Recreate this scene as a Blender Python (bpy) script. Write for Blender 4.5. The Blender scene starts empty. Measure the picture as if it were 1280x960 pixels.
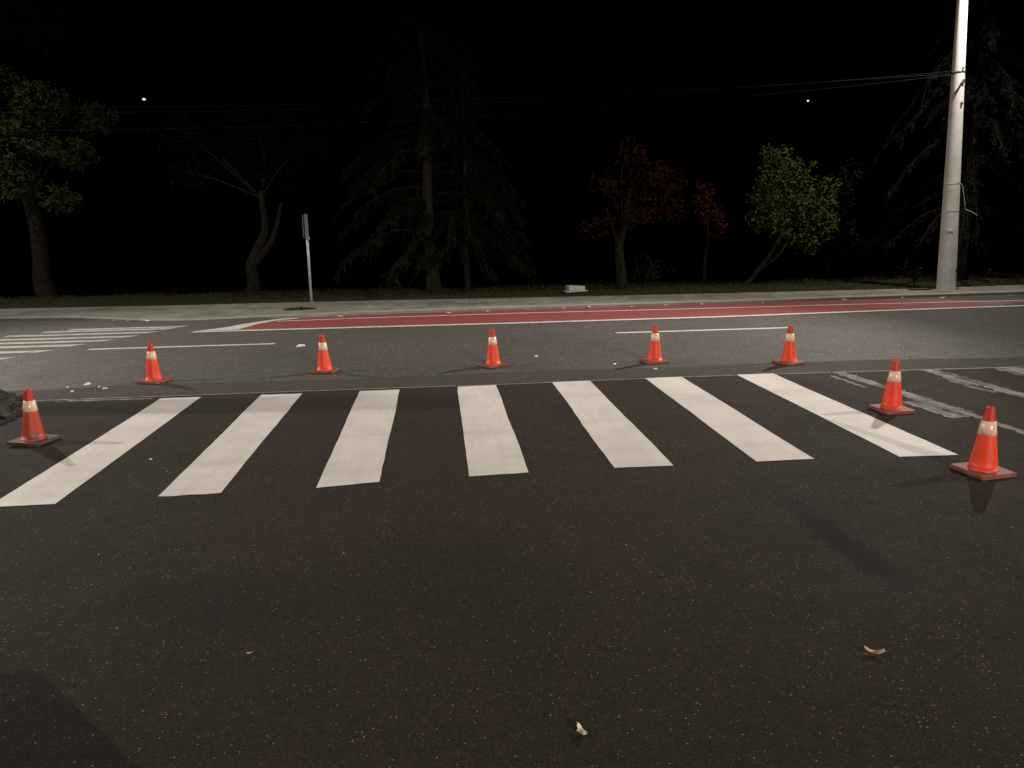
import bpy, bmesh, math, random
from mathutils import Vector, Matrix, noise

rnd = random.Random(7)
SC = bpy.context.scene
COL = SC.collection
R = math.radians

# ------------------------------------------------------------------ helpers
def tag(o, label=None, cat=None, group=None, kind=None):
    if label: o['label'] = label
    if cat: o['category'] = cat
    if group: o['group'] = group
    if kind: o['kind'] = kind
    return o

def empty(name, loc, rz=0.0):
    o = bpy.data.objects.new(name, None); COL.objects.link(o)
    o.empty_display_size = 0.2
    o.location = loc; o.rotation_euler = (0, 0, rz)
    return o

def mesh_obj(name, verts, faces, mat, parent=None, smooth=False, uvs=None):
    me = bpy.data.meshes.new(name)
    me.from_pydata(verts, [], faces)
    me.update()
    if mat: me.materials.append(mat)
    if smooth:
        me.polygons.foreach_set('use_smooth', [True] * len(me.polygons))
    o = bpy.data.objects.new(name, me); COL.objects.link(o)
    if parent: o.parent = parent
    return o

def bm_obj(name, bm, mat, parent=None, smooth=False):
    me = bpy.data.meshes.new(name)
    bm.normal_update(); bm.to_mesh(me); bm.free()
    if mat: me.materials.append(mat)
    if smooth:
        me.polygons.foreach_set('use_smooth', [True] * len(me.polygons))
    o = bpy.data.objects.new(name, me); COL.objects.link(o)
    if parent: o.parent = parent
    return o

def add_box(bm, c, s, rz=0.0, bevel=0.0):
    r = bmesh.ops.create_cube(bm, size=1.0)
    vs = r['verts']
    bmesh.ops.scale(bm, vec=s, verts=vs)
    if bevel:
        es = list({e for v in vs for e in v.link_edges})
        b = bmesh.ops.bevel(bm, geom=es, offset=bevel, segments=2, affect='EDGES', profile=0.6)
        vs = list({v for f in b['faces'] for v in f.verts} | {v for v in vs if v.is_valid})
    M = Matrix.Translation(c) @ Matrix.Rotation(rz, 4, 'Z')
    bmesh.ops.transform(bm, matrix=M, verts=vs)

def add_lathe(bm, prof, n=32, c=(0, 0, 0)):
    rings = []
    for (r, z) in prof:
        if r < 1e-5:
            rings.append([bm.verts.new((c[0], c[1], c[2] + z))])
        else:
            rings.append([bm.verts.new((c[0] + r * math.cos(2 * math.pi * k / n), c[1] + r * math.sin(2 * math.pi * k / n), c[2] + z)) for k in range(n)])
    for a, b in zip(rings, rings[1:]):
        for k in range(n):
            k2 = (k + 1) % n
            if len(a) == 1: bm.faces.new((a[0], b[k2], b[k])) if len(b) > 1 else None
            elif len(b) == 1: bm.faces.new((a[k], a[k2], b[0]))
            else: bm.faces.new((a[k], a[k2], b[k2], b[k]))

def tube_data(V, Fc, pts, rad, n=7, jit=0.0):
    """tapered tube through pts appended to V / Fc lists"""
    pts = [Vector(p) for p in pts]
    prev = None; ref = Vector((0.31, 0.87, 0.2)).normalized()
    base0 = len(V)
    for i, p in enumerate(pts):
        d = (pts[min(i + 1, len(pts) - 1)] - pts[max(i - 1, 0)])
        if d.length < 1e-6: d = Vector((0, 0, 1))
        d.normalize()
        a = d.cross(ref)
        if a.length < 1e-3: a = d.cross(Vector((1, 0, 0)))
        a.normalize(); b = d.cross(a)
        r = rad[i] if hasattr(rad, '__len__') else rad
        st = len(V)
        for k in range(n):
            t = 2 * math.pi * k / n
            rr = r * (1 + jit * (rnd.random() - .5))
            V.append(tuple(p + a * (rr * math.cos(t)) + b * (rr * math.sin(t))))
        if prev is not None:
            for k in range(n):
                k2 = (k + 1) % n
                Fc.append((prev + k, prev + k2, st + k2, st + k))
        prev = st
    Fc.append(tuple(range(base0 + n - 1, base0 - 1, -1)))
    Fc.append(tuple(range(prev, prev + n)))

def smooth_path(pts, m=4):
    """Catmull-Rom through pts"""
    P = [Vector(p) for p in pts]; out = []
    for i in range(len(P) - 1):
        p0 = P[max(i - 1, 0)]; p1 = P[i]; p2 = P[i + 1]; p3 = P[min(i + 2, len(P) - 1)]
        for k in range(m):
            t = k / m
            out.append(.5 * ((2 * p1) + (p2 - p0) * t + (2 * p0 - 5 * p1 + 4 * p2 - p3) * t * t + (3 * p1 - p0 - 3 * p2 + p3) * t ** 3))
    out.append(P[-1])
    return out

# ------------------------------------------------------------------ materials
class NT:
    def __init__(s, name):
        s.m = bpy.data.materials.new(name); s.m.use_nodes = True
        s.t = s.m.node_tree; s.t.nodes.clear()
        s.out = s.n('ShaderNodeOutputMaterial')
        s.pos = None
    def n(s, typ, **kw):
        nd = s.t.nodes.new(typ)
        for k, v in kw.items(): setattr(nd, k, v)
        return nd
    def l(s, a, b): s.t.links.new(a, b)
    def P(s):
        if s.pos is None: s.pos = s.n('ShaderNodeNewGeometry').outputs['Position']
        return s.pos
    def O(s):
        return s.n('ShaderNodeTexCoord').outputs['Object']
    def noise(s, scale, detail=4, rough=.55, vec=None, dist=0.0):
        nd = s.n('ShaderNodeTexNoise'); nd.inputs['Scale'].default_value = scale
        nd.inputs['Detail'].default_value = detail; nd.inputs['Roughness'].default_value = rough
        nd.inputs['Distortion'].default_value = dist
        s.l(vec or s.P(), nd.inputs['Vector']); return nd.outputs['Fac']
    def voro(s, scale, vec=None, feature='F1'):
        nd = s.n('ShaderNodeTexVoronoi', feature=feature); nd.inputs['Scale'].default_value = scale
        s.l(vec or s.P(), nd.inputs['Vector']); return nd
    def ramp(s, fac, a, b, ca=(0, 0, 0, 1), cb=(1, 1, 1, 1)):
        nd = s.n('ShaderNodeValToRGB'); e = nd.color_ramp.elements
        e[0].position = a; e[0].color = ca; e[1].position = b; e[1].color = cb
        s.l(fac, nd.inputs['Fac']); return nd.outputs['Color']
    def mix(s, fac, a, b, mode='MIX'):
        nd = s.n('ShaderNodeMix', data_type='RGBA', blend_type=mode)
        for v, i in ((fac, 0), (a, 6), (b, 7)):
            if isinstance(v, (int, float)): nd.inputs[i].default_value = v
            elif isinstance(v, tuple): nd.inputs[i].default_value = v if len(v) == 4 else (*v, 1)
            else: s.l(v, nd.inputs[i])
        return nd.outputs[2]
    def math(s, op, a, b=0.0, c=None):
        nd = s.n('ShaderNodeMath', operation=op)
        for i, v in enumerate((a, b) if c is None else (a, b, c)):
            if isinstance(v, (int, float)): nd.inputs[i].default_value = v
            else: s.l(v, nd.inputs[i])
        return nd.outputs[0]
    def bump(s, h, strength=.3, dist=.01):
        nd = s.n('ShaderNodeBump'); nd.inputs['Strength'].default_value = strength; nd.inputs['Distance'].default_value = dist
        s.l(h, nd.inputs['Height']); return nd.outputs['Normal']
    def bsdf(s, col, rough=.7, spec=.4, metal=0.0, normal=None, alpha=None):
        b = s.n('ShaderNodeBsdfPrincipled')
        for v, k in ((col, 'Base Color'), (rough, 'Roughness'), (spec, 'Specular IOR Level'), (metal, 'Metallic'), (alpha, 'Alpha')):
            if v is None: continue
            if isinstance(v, (int, float)): b.inputs[k].default_value = v
            elif isinstance(v, tuple): b.inputs[k].default_value = v if len(v) == 4 else (*v, 1)
            else: s.l(v, b.inputs[k])
        if normal: s.l(normal, b.inputs['Normal'])
        s.l(b.outputs[0], s.out.inputs['Surface'])
        return b

def asphalt(name, dark, light, chip, grain, chip_amt, dark_patches=(), spec=.14, rough=.86, bigchip=True, bump=.28):
    t = NT(name)
    big = t.noise(.55, 5, .6); mid = t.noise(6, 4, .6); fine = t.noise(grain, 3, .75)
    c = t.mix(t.ramp(fine, .38, .64), dark, light)
    c = t.mix(t.math('MULTIPLY', t.ramp(t.noise(grain * .30, 3, .8), .45, .62), .55), c, t.mix(1.0, c, (1.75, 1.7, 1.66), 'MULTIPLY'))
    c = t.mix(t.math('MULTIPLY', t.ramp(t.noise(grain * .13, 4, .7), .45, .62), .45), c, t.mix(1.0, c, (.62, .6, .6), 'MULTIPLY'))
    c = t.mix(t.ramp(big, .3, .75), c, t.mix(1.0, c, (.78, .76, .75), 'MULTIPLY'))
    c = t.mix(t.math('MULTIPLY', t.ramp(mid, .45, .7), .35), c, t.mix(1.0, c, (1.25, 1.22, 1.2), 'MULTIPLY'))
    # small pale stones of the aggregate
    v = t.voro(grain * .9)
    sep = t.n('ShaderNodeSeparateColor'); t.l(v.outputs['Color'], sep.inputs[0])
    sel = t.math('GREATER_THAN', sep.outputs[0], 1 - chip_amt)
    near = t.math('LESS_THAN', v.outputs['Distance'], t.math('MULTIPLY_ADD', sep.outputs[1], .25, .12))
    ch = t.math('MULTIPLY', sel, near)
    c = t.mix(t.math('MULTIPLY', ch, t.math('MULTIPLY_ADD', sep.outputs[2], .75, .2)), c, chip)
    if bigchip:
        v2 = t.voro(34); s2 = t.n('ShaderNodeSeparateColor'); t.l(v2.outputs['Color'], s2.inputs[0])
        clus = t.ramp(t.noise(.7, 4, .65), .46, .66)
        sel2 = t.math('GREATER_THAN', s2.outputs[0], t.math('MULTIPLY_ADD', clus, -.035, .9985))
        n2 = t.math('LESS_THAN', v2.outputs['Distance'], t.math('MULTIPLY_ADD', s2.outputs[1], .10, .04))
        c = t.mix(t.math('MULTIPLY', t.math('MULTIPLY', sel2, n2), .95), c, (.62, .58, .53, 1))
    for (cx, cy, rx, ry, rot, amt) in dark_patches:
        a_n = .6 if amt > .5 else 1.1
        mp = t.n('ShaderNodeMapping'); mp.vector_type = 'TEXTURE'
        mp.inputs['Location'].default_value = (cx, cy, 0); mp.inputs['Rotation'].default_value = (0, 0, R(rot)); mp.inputs['Scale'].default_value = (rx, ry, 1)
        t.l(t.P(), mp.inputs['Vector'])
        ln = t.n('ShaderNodeVectorMath', operation='LENGTH'); t.l(mp.outputs[0], ln.inputs[0])
        d = t.math('ADD', ln.outputs['Value'], t.math('MULTIPLY_ADD', t.noise(3.2, 5, .65), a_n, -a_n * .5))
        k = t.math('MULTIPLY', t.ramp(d, .25, 1.15, (1, 1, 1, 1), (0, 0, 0, 1)), amt)
        c = t.mix(k, c, (.0125, .0092, .0072, 1))
    h = t.math('ADD', t.math('MULTIPLY', fine, .7), t.math('MULTIPLY', v.outputs['Distance'], .5))
    rg = t.math('MULTIPLY_ADD', t.noise(2.2, 4), .22, rough - .11)
    t.bsdf(c, rg, spec, normal=t.bump(h, bump, .006))
    return t.m

M = {}
M['side_asphalt'] = asphalt('side_asphalt', (.0145, .0102, .0074, 1), (.044, .0330, .0250, 1), (.30, .25, .20, 1), 120, .10,
    dark_patches=((2.02, 3.55, .13, .78, 1, .9), (2.03, 3.15, .16, .3, 0, .6), (-2.2, 5.6, .5, .3, 20, .25), (-.9, 3.2, .9, .35, -12, .3), (1.1, 6.1, .22, 1.1, 8, .22), (.1, 3.4, .5, .9, 35, .25)))  # a long dark streak, then fainter dark patches
M['main_asphalt'] = asphalt('main_asphalt', (.031, .0285, .026, 1), (.118, .110, .100, 1), (.36, .35, .33, 1), 48, .22, bigchip=False, rough=.72, spec=.26)
M['apron_asphalt'] = asphalt('apron_asphalt', (.036, .032, .027, 1), (.085, .076, .065, 1), (.26, .24, .21, 1), 85, .16, bigchip=False)

def paint(name, col, wear=.0, dirt=.25, rough=.55, worn_scale=9.0, thr=.5):
    t = NT(name)
    c = t.mix(t.math('MULTIPLY', t.ramp(t.noise(1.6, 6, .65), .38, .75), dirt), col, (.40, .37, .34, 1))
    streak = t.n('ShaderNodeMapping'); streak.inputs['Scale'].default_value = (14, 1.3, 1); t.l(t.P(), streak.inputs['Vector'])
    c = t.mix(t.math('MULTIPLY', t.ramp(t.noise(1.0, 4, .6, vec=streak.outputs[0]), .45, .8), dirt * .9), c, (.45, .42, .40, 1))
    c = t.mix(t.math('MULTIPLY', t.ramp(t.noise(70, 3, .7), .5, .75), .34), c, (.33, .31, .29, 1))
    tyre = t.n('ShaderNodeMapping'); tyre.inputs['Scale'].default_value = (.5, 4.2, 1); t.l(t.P(), tyre.inputs['Vector'])
    c = t.mix(t.math('MULTIPLY', t.ramp(t.noise(1.0, 3, .5, vec=tyre.outputs[0]), .52, .72), dirt * .55), c, (.36, .33, .31, 1))
    nrm = t.bump(t.noise(130, 3, .7), .35, .004)
    if wear > 0:
        a = t.math('ADD', t.noise(worn_scale, 8, .75), t.math('MULTIPLY', t.noise(60, 3, .8), .35))
        al = t.ramp(a, thr, thr + .10)
        t.bsdf(c, rough, .35, normal=nrm, alpha=al)
    else:
        t.bsdf(c, rough, .35, normal=nrm)
    return t.m
M['fresh_paint'] = paint('fresh_paint', (.73, .67, .635, 1), dirt=.46, wear=.5, thr=.335, worn_scale=26)
M['line_paint'] = paint('line_paint', (.56, .53, .49, 1), wear=.5, thr=.50, worn_scale=14)
M['worn_paint'] = paint('worn_paint', (.62, .60, .57, 1), wear=.5, thr=.62, worn_scale=7)
def worn_paint(name, col, lo, hi, amt):
    t = NT(name)
    mp = t.n('ShaderNodeMapping'); mp.inputs['Scale'].default_value = (13, 1.1, 1); t.l(t.P(), mp.inputs['Vector'])
    a = t.math('ADD', t.math('MULTIPLY', t.noise(1.0, 5, .6, vec=mp.outputs[0]), .55), t.math('MULTIPLY', t.noise(3.5, 5, .65), .45))
    a = t.math('ADD', a, t.math('MULTIPLY_ADD', t.noise(70, 3, .8), .30, -.15))
    al = t.math('MULTIPLY', t.ramp(a, lo, hi), amt)
    c = t.mix(t.ramp(t.noise(40, 3, .7), .3, .7), col, (col[0] * .7, col[1] * .68, col[2] * .65, 1))
    t.bsdf(c, .7, .15, alpha=al); return t.m
M['half_paint'] = worn_paint('half_paint', (.50, .48, .45, 1), .36, .66, .85)
M['far_paint'] = worn_paint('far_paint', (.52, .49, .46, 1), .20, .50, .95)
M['joint'] = paint('joint', (.22, .20, .17, 1), wear=.5, thr=.54, worn_scale=11)

t = NT('red_surface')
c = t.mix(t.ramp(t.noise(80, 3, .7), .3, .7), (.165, .034, .036, 1), (.265, .062, .062, 1))
c = t.mix(t.math('MULTIPLY', t.ramp(t.noise(1.1, 5, .6), .45, .75), .3), c, (.13, .05, .05, 1))
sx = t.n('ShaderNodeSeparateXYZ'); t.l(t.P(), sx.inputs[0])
glare = t.math('ADD', t.math('MULTIPLY_ADD', sx.outputs[0], .22, -1.75), t.math('MULTIPLY_ADD', t.noise(2.6, 6, .7), 1.6, -.8))
c = t.mix(t.math('MULTIPLY', t.ramp(glare, 0, .8), .72), c, (.20, .150, .142, 1))  # greyer towards the right: lamp glare painted into the lane colour
t.bsdf(c, .65, .3, normal=t.bump(t.noise(90, 3, .7), .4, .006)); M['red_surface'] = t.m

def concrete(name, a, b, scale=4.0, rough=.85, obj=False):
    t = NT(name); vec = t.O() if obj else None
    c = t.mix(t.ramp(t.noise(scale, 6, .65, vec=vec), .3, .72), a, b)
    c = t.mix(t.math('MULTIPLY', t.ramp(t.noise(scale * 14, 3, .7, vec=vec), .5, .75), .35), c, (a[0] * .6, a[1] * .6, a[2] * .58, 1))
    t.bsdf(c, rough, .3, normal=t.bump(t.noise(scale * 18, 4, .7, vec=vec), .3, .006))
    return t.m
M['sidewalk'] = concrete('sidewalk', (.11, .107, .083, 1), (.25, .24, .205, 1), 1.6)
M['kerb'] = concrete('kerb', (.20, .19, .16, 1), (.31, .30, .26, 1), 3.0)
M['pole_concrete'] = concrete('pole_concrete', (.42, .40, .37, 1), (.62, .60, .56, 1), 3.5, obj=True)
M['stone'] = concrete('stone', (.34, .33, .30, 1), (.52, .50, .46, 1), 6, obj=True)
M['rubble'] = concrete('rubble', (.014, .012, .0095, 1), (.070, .060, .048, 1), 9)

t = NT('soil')
c = t.mix(t.ramp(t.noise(3.5, 6, .7), .35, .7), (.020, .017, .010, 1), (.045, .042, .020, 1))
c = t.mix(t.math('MULTIPLY', t.ramp(t.noise(1.2, 4), .5, .65), .6), c, (.042, .028, .018, 1))
t.bsdf(c, .95, .1, normal=t.bump(t.noise(30, 4, .7), .6, .03)); M['soil'] = t.m

def leafmat(name, a, b, c2=None, trans=.25, rough=.7, spec=.06):
    t = NT(name)
    ri = t.n('ShaderNodeNewGeometry').outputs['Random Per Island']
    c = t.mix(ri, a, b)
    if c2: c = t.mix(t.math('MULTIPLY', t.ramp(t.noise(1.1, 3), .48, .62), .8), c, c2)
    b_ = t.bsdf(c, rough, spec)
    tr = t.n('ShaderNodeBsdfTranslucent'); t.l(c, tr.inputs['Color'])
    mx = t.n('ShaderNodeMixShader'); mx.inputs[0].default_value = trans
    t.l(b_.outputs[0], mx.inputs[1]); t.l(tr.outputs[0], mx.inputs[2]); t.l(mx.outputs[0], t.out.inputs['Surface'])
    return t.m
M['grass'] = leafmat('grass', (.030, .040, .012, 1), (.075, .085, .028, 1), (.075, .055, .028, 1))
M['leaf_green'] = leafmat('leaf_green', (.030, .040, .010, 1), (.125, .135, .034, 1))
M['leaf_grey'] = leafmat('leaf_grey', (.030, .037, .014, 1), (.075, .080, .035, 1), (.08, .085, .024, 1))
M['leaf_red'] = leafmat('leaf_red', (.017, .0055, .004, 1), (.060, .016, .010, 1))
M['leaf_orange'] = leafmat('leaf_orange', (.045, .011, .007, 1), (.115, .028, .014, 1))
M['leaf_dark'] = leafmat('leaf_dark', (.010, .013, .006, 1), (.028, .032, .014, 1))
M['leaf_dim'] = leafmat('leaf_dim', (.003, .004, .002, 1), (.009, .010, .005, 1))
M['needle'] = leafmat('needle', (.003, .0035, .002, 1), (.013, .0125, .0065, 1), trans=.1)
M['needle_brown'] = leafmat('needle_brown', (.004, .0035, .003, 1), (.014, .0115, .009, 1), (.010, .010, .007, 1), trans=.1)
M['dead_leaf'] = leafmat('dead_leaf', (.50, .30, .18, 1), (.75, .52, .36, 1), trans=.15)
M['pale_leaf'] = leafmat('pale_leaf', (.60, .50, .38, 1), (.85, .74, .60, 1), trans=.15)
t = NT('litter'); t.bsdf((.68, .66, .62), .6, .3); M['litter'] = t.m

t = NT('bark')
v = t.n('ShaderNodeMapping'); v.inputs['Scale'].default_value = (1, 1, .22); t.l(t.P(), v.inputs['Vector'])
f = t.noise(26, 6, .7, vec=v.outputs[0], dist=.6)
t.bsdf(t.mix(t.ramp(f, .35, .68), (.008, .0065, .0045, 1), (.038, .031, .022, 1)), .9, .04, normal=t.bump(f, .8, .03)); M['bark'] = t.m

t = NT('steel')
t.bsdf(t.mix(t.ramp(t.noise(8, 5), .35, .7), (.32, .32, .31, 1), (.46, .46, .44, 1)), .5, .4, metal=.35); M['steel'] = t.m
t = NT('dull_steel'); t.bsdf((.11, .11, .108), .6, .3); M['dull_steel'] = t.m
t = NT('dark_metal'); t.bsdf((.03, .031, .033), .5, .4); M['dark_metal'] = t.m
t = NT('sign_face'); t.bsdf((.06, .075, .12), .4, .4); M['sign_face'] = t.m
t = NT('cable'); t.bsdf((.012, .012, .0125), .8, .03); M['cable'] = t.m
t = NT('wire_light'); t.bsdf((.36, .36, .36), .5, .4); M['wire_light'] = t.m
t = NT('cabinet'); t.bsdf(t.mix(t.ramp(t.noise(5, 5), .3, .7), (.30, .31, .30, 1), (.40, .41, .39, 1)), .5, .4); M['cabinet'] = t.m  # used only on the added unseen cabinet

def emis(name, col, s):
    t = NT(name); e = t.n('ShaderNodeEmission'); e.inputs[0].default_value = (*col, 1); e.inputs[1].default_value = s
    t.l(e.outputs[0], t.out.inputs['Surface']); return t.m
M['lens'] = emis('lens', (1, .93, .84), 20.0)
M['far_lens'] = emis('far_lens', (1, 1, 1), 1.1)

def plastic(name, a, b, dirt, dirt_amt, rough=.5, lo=.50):
    t = NT(name); ob = t.n('ShaderNodeObjectInfo').outputs['Random']; va = t.n('ShaderNodeVectorMath', operation='ADD'); t.l(t.O(), va.inputs[0]); t.l(t.math('MULTIPLY', ob, 37.0), va.inputs[1]); O = va.outputs[0]
    c = t.mix(t.ramp(t.noise(9, 4, .6, vec=O), .35, .7), a, b)
    d = t.math('MULTIPLY', t.ramp(t.noise(14, 6, .7, vec=O), lo, lo + .22), dirt_amt)
    c = t.mix(d, c, dirt)
    t.bsdf(c, rough, .4, normal=t.bump(t.noise(120, 3, vec=O), .12, .003)); return t.m
M['cone_orange'] = plastic('cone_orange', (.86, .066, .018, 1), (.76, .052, .015, 1), (.30, .075, .04, 1), .75, lo=.54)
M['cone_dirty'] = plastic('cone_dirty', (.62, .045, .016, 1), (.50, .035, .014, 1), (.13, .10, .065, 1), .97, lo=.44)
M['cone_tip'] = plastic('cone_tip', (.60, .032, .016, 1), (.45, .025, .014, 1), (.18, .03, .02, 1), .4)
M['cone_base'] = plastic('cone_base', (.26, .040, .028, 1), (.20, .030, .022, 1), (.22, .12, .095, 1), .85, rough=.6, lo=.42)
M['cone_base_dark'] = plastic('cone_base_dark', (.10, .035, .035, 1), (.07, .03, .03, 1), (.09, .08, .07, 1), .8, rough=.6, lo=.42)
t = NT('reflective')
O = t.O()
mp = t.n('ShaderNodeMapping'); mp.inputs['Scale'].default_value = (60, 60, 3); t.l(O, mp.inputs['Vector'])
c = t.mix(t.ramp(t.noise(1.0, 3, .6, vec=mp.outputs[0]), .35, .7), (.72, .48, .34, 1), (.86, .63, .48, 1))
c = t.mix(t.math('MULTIPLY', t.ramp(t.noise(16, 5, .7, vec=O), .54, .74), .5), c, (.40, .25, .18, 1))
t.bsdf(c, .32, .6); M['reflective'] = t.m

# ------------------------------------------------------------------ ground
def poly_sheet(name, loop, z, mat, cell=None):
    bm = bmesh.new()
    vs = [bm.verts.new((p[0], p[1], p[2] if len(p) > 2 else z)) for p in loop]
    f = bm.faces.new(vs)
    if f.normal.z < 0: f.normal_flip()
    bm.normal_update()
    if f.normal.z < 0: bmesh.ops.reverse_faces(bm, faces=[f])
    bmesh.ops.triangulate(bm, faces=bm.faces[:])
    return bm_obj(name, bm, mat)

def strip_mesh(left, right):
    V = []; Fc = []
    for a, b in zip(left, right): V.append(a); V.append(b)
    for i in range(len(left) - 1):
        Fc.append((2 * i, 2 * i + 1, 2 * i + 3, 2 * i + 2))
    return V, Fc

def fix_up(o):
    bm = bmesh.new(); bm.from_mesh(o.data); bm.normal_update()
    bad = [f for f in bm.faces if f.normal.z < 0]
    if bad: bmesh.ops.reverse_faces(bm, faces=bad)
    bm.to_mesh(o.data); bm.free(); return o

# seam between the side street and the main road
SEAM = [(-70, 9.6), (-20, 8.5), (-4.6, 7.86), (-2.6, 7.77), (-.96, 7.71), (.7, 7.63), (2.6, 7.6), (3.8, 7.52), (5.0, 7.44), (6.3, 7.34), (12, 7.0), (70, 4.6)]
APRON = [(x, y + .62 + .05 * math.sin(x * 1.7)) for x, y in SEAM]
# road-side foot of the far kerb, and back edge of the far pavement
KF = [(-80, 24.0, .07), (-20, 17.3, .07), (-12, 16.25, .07), (-8.7, 15.62, .07), (-7.3, 15.33, .07), (-6.6, 15.12, .055), (-5.9, 14.95, .02), (-5.2, 14.72, .010),
      (-4.6, 14.62, .010), (-4.0, 14.70, .014), (-3.45, 14.66, .035), (-3.0, 14.48, .055), (-2.6, 14.42, .060), (-1.5, 14.56, .060), (1.4, 14.53, .060),
      (5.4, 14.24, .060), (8.7, 14.18, .062), (11.8, 14.08, .064), (20, 13.6, .065), (80, 10.6, .065)]
KB = [(-80, 26.2), (-20, 19.0), (-12, 17.85), (-9.73, 17.5), (-8.2, 17.3), (-7.2, 17.15), (-6.13, 17.0), (-5.4, 16.95),
      (-4.7, 16.87), (-4.0, 16.8), (-3.4, 16.75), (-2.9, 16.7), (-2.4, 16.66), (-1.75, 16.58), (1.55, 16.1),
      (6.0, 15.58), (9.4, 15.25), (12.7, 15.14), (20, 14.8), (80, 11.8)]

side = poly_sheet('side_street_road', [(-70, -40), (70, -40)] + SEAM[::-1], 0, M['side_asphalt'])
tag(side, 'dark side street asphalt with pale stone specks under the zebra crossing', 'road', kind='structure')
V, Fc = strip_mesh([(x, y, 0) for x, y in SEAM], [(x, y, 0) for x, y in APRON])
tag(fix_up(mesh_obj('asphalt_apron_road', V, Fc, M['apron_asphalt'])), 'narrow worn asphalt band joining the side street to the main road', 'road', kind='structure')
main = poly_sheet('main_road', APRON + [(p[0], p[1] + .02) for p in KF[::-1]], 0, M['main_asphalt'])
tag(main, 'grey main road asphalt between the cones and the far kerb', 'road', kind='structure')
def offset_line(pts, w, z, jit=0.0, seg=.25):
    """flat ribbon of width w along pts with slightly ragged edges"""
    out = []
    for a, b in zip(pts, pts[1:]):
        a = Vector(a[:2]); b = Vector(b[:2]); n = max(1, int((b - a).length / seg))
        for k in range(n): out.append(a.lerp(b, k / n))
    out.append(Vector(pts[-1][:2]))
    L = []; Rr = []
    for i, p in enumerate(out):
        d = out[min(i + 1, len(out) - 1)] - out[max(i - 1, 0)]; d.normalize(); n = Vector((-d.y, d.x))
        w1 = w * .5 + jit * (rnd.random() - .5); w2 = w * .5 + jit * (rnd.random() - .5)
        L.append((p.x + n.x * w1, p.y + n.y * w1, z)); Rr.append((p.x - n.x * w2, p.y - n.y * w2, z))
    return strip_mesh(L, Rr)
V, Fc = offset_line(SEAM[2:10], .028, .004, .012, .12)
tag(fix_up(mesh_obj('asphalt_joint', V, Fc, M['joint'])), 'thin pale joint line along the far ends of the zebra stripes', 'road joint', kind='structure')

# terrain: verge behind the pavement that drops away behind the tree line
V = []; Fc = []
rows = [(-.25, .02), (.0, .045), (.7, .06), (1.4, .07), (2.6, .05), (4.2, -.05), (6.0, -.7), (9, -1.6), (14, -1.9), (40, -2.0), (420, -2.0)]
xs = list(range(len(KB)))
ext = [(-420, 27)] + KB + [(420, 11)]
for i, (x, y) in enumerate(ext):
    for j, (dy, z) in enumerate(rows):
        zz = z + (.02 * noise.noise((x * .7, dy * 1.3, 0)) if 1 < j < 6 else 0)
        V.append((x, y + dy, zz))
nr = len(rows)
for i in range(len(ext) - 1):
    for j in range(nr - 1):
        Fc.append((i * nr + j, (i + 1) * nr + j, (i + 1) * nr + j + 1, i * nr + j + 1))
tag(fix_up(mesh_obj('verge_ground', V, Fc, M['soil'], smooth=True)), 'dark soil and grass ground beyond the far pavement', 'ground', kind='structure')
g = poly_sheet('ground', [(-420, -420), (420, -420), (420, 420), (-420, 420)], -2.3, M['soil'])
tag(g, 'dark ground stretching away to the horizon', 'ground', kind='structure')
# earth sides under the streets so the step down to the far ground is solid
bm = bmesh.new(); add_box(bm, (0, -13, -1.2), (150, 54, 2.3))
tag(bm_obj('road_bed_ground', bm, M['soil']), 'packed earth bed under the streets', 'ground', kind='structure')

# pavement (top surface slopes down at the dropped kerb) + kerb stones
def refine(A, B, seg=.5):
    oa, ob = [], []
    for i in range(len(A) - 1):
        n = max(1, min(40, int((Vector(A[i + 1][:2]) - Vector(A[i][:2])).length / seg)))
        for k in range(n):
            tt = k / n
            oa.append(tuple(a + (b - a) * tt for a, b in zip(A[i], A[i + 1]))); ob.append(tuple(a + (b - a) * tt for a, b in zip(B[i], B[i + 1])))
    oa.append(A[-1]); ob.append(B[-1]); return oa, ob
A_, B_ = refine(KF, KB)
V = []; Fc = []; kv = []; kf = []
for (a, b) in zip(A_, B_):
    dx, dy = b[0] - a[0], b[1] - a[1]; L = math.hypot(dx, dy); ux, uy = dx / L, dy / L
    z0 = a[2]; jz = .003 * noise.noise((a[0] * 3, 0, 0))
    pts = [(a[0] + ux * .17, a[1] + uy * .17, z0 - .004), (a[0] + ux * .9, a[1] + uy * .9, max(z0, .05) * .6 + z0 * .4), (b[0] - ux * .14, b[1] - uy * .14, .072), (b[0], b[1], .078), (b[0] + ux * .02, b[1] + uy * .02, -.05)]
    V += pts
    kv += [(a[0] - .0, a[1], -.05), (a[0], a[1], z0 - .014 + jz), (a[0] + ux * .014, a[1] + uy * .014, z0 + jz), (a[0] + ux * .165, a[1] + uy * .165, z0 + .002 + jz), (a[0] + ux * .165, a[1] + uy * .165, -.05)]
n = len(A_)
for i in range(n - 1):
    for j in range(4):
        Fc.append((i * 5 + j, (i + 1) * 5 + j, (i + 1) * 5 + j + 1, i * 5 + j + 1))
        kf.append((i * 5 + j, (i + 1) * 5 + j, (i + 1) * 5 + j + 1, i * 5 + j + 1))
tag(fix_up(mesh_obj('pavement', V, Fc, M['sidewalk'])), 'grey concrete pavement on the far side of the main road', 'pavement', kind='structure')
tag(fix_up(mesh_obj('kerb', kv, kf, M['kerb'])), 'low concrete kerb along the far side of the main road', 'kerb', kind='structure')
# dark tree pit beside the pole
pit = poly_sheet('soil_pit_ground', [(9.92, 14.93), (10.42, 14.88), (10.48, 15.08), (10.0, 15.16)], .081, M['soil'])
tag(pit, 'small dark open patch in the pavement beside the concrete pole', 'ground', kind='structure')

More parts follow.
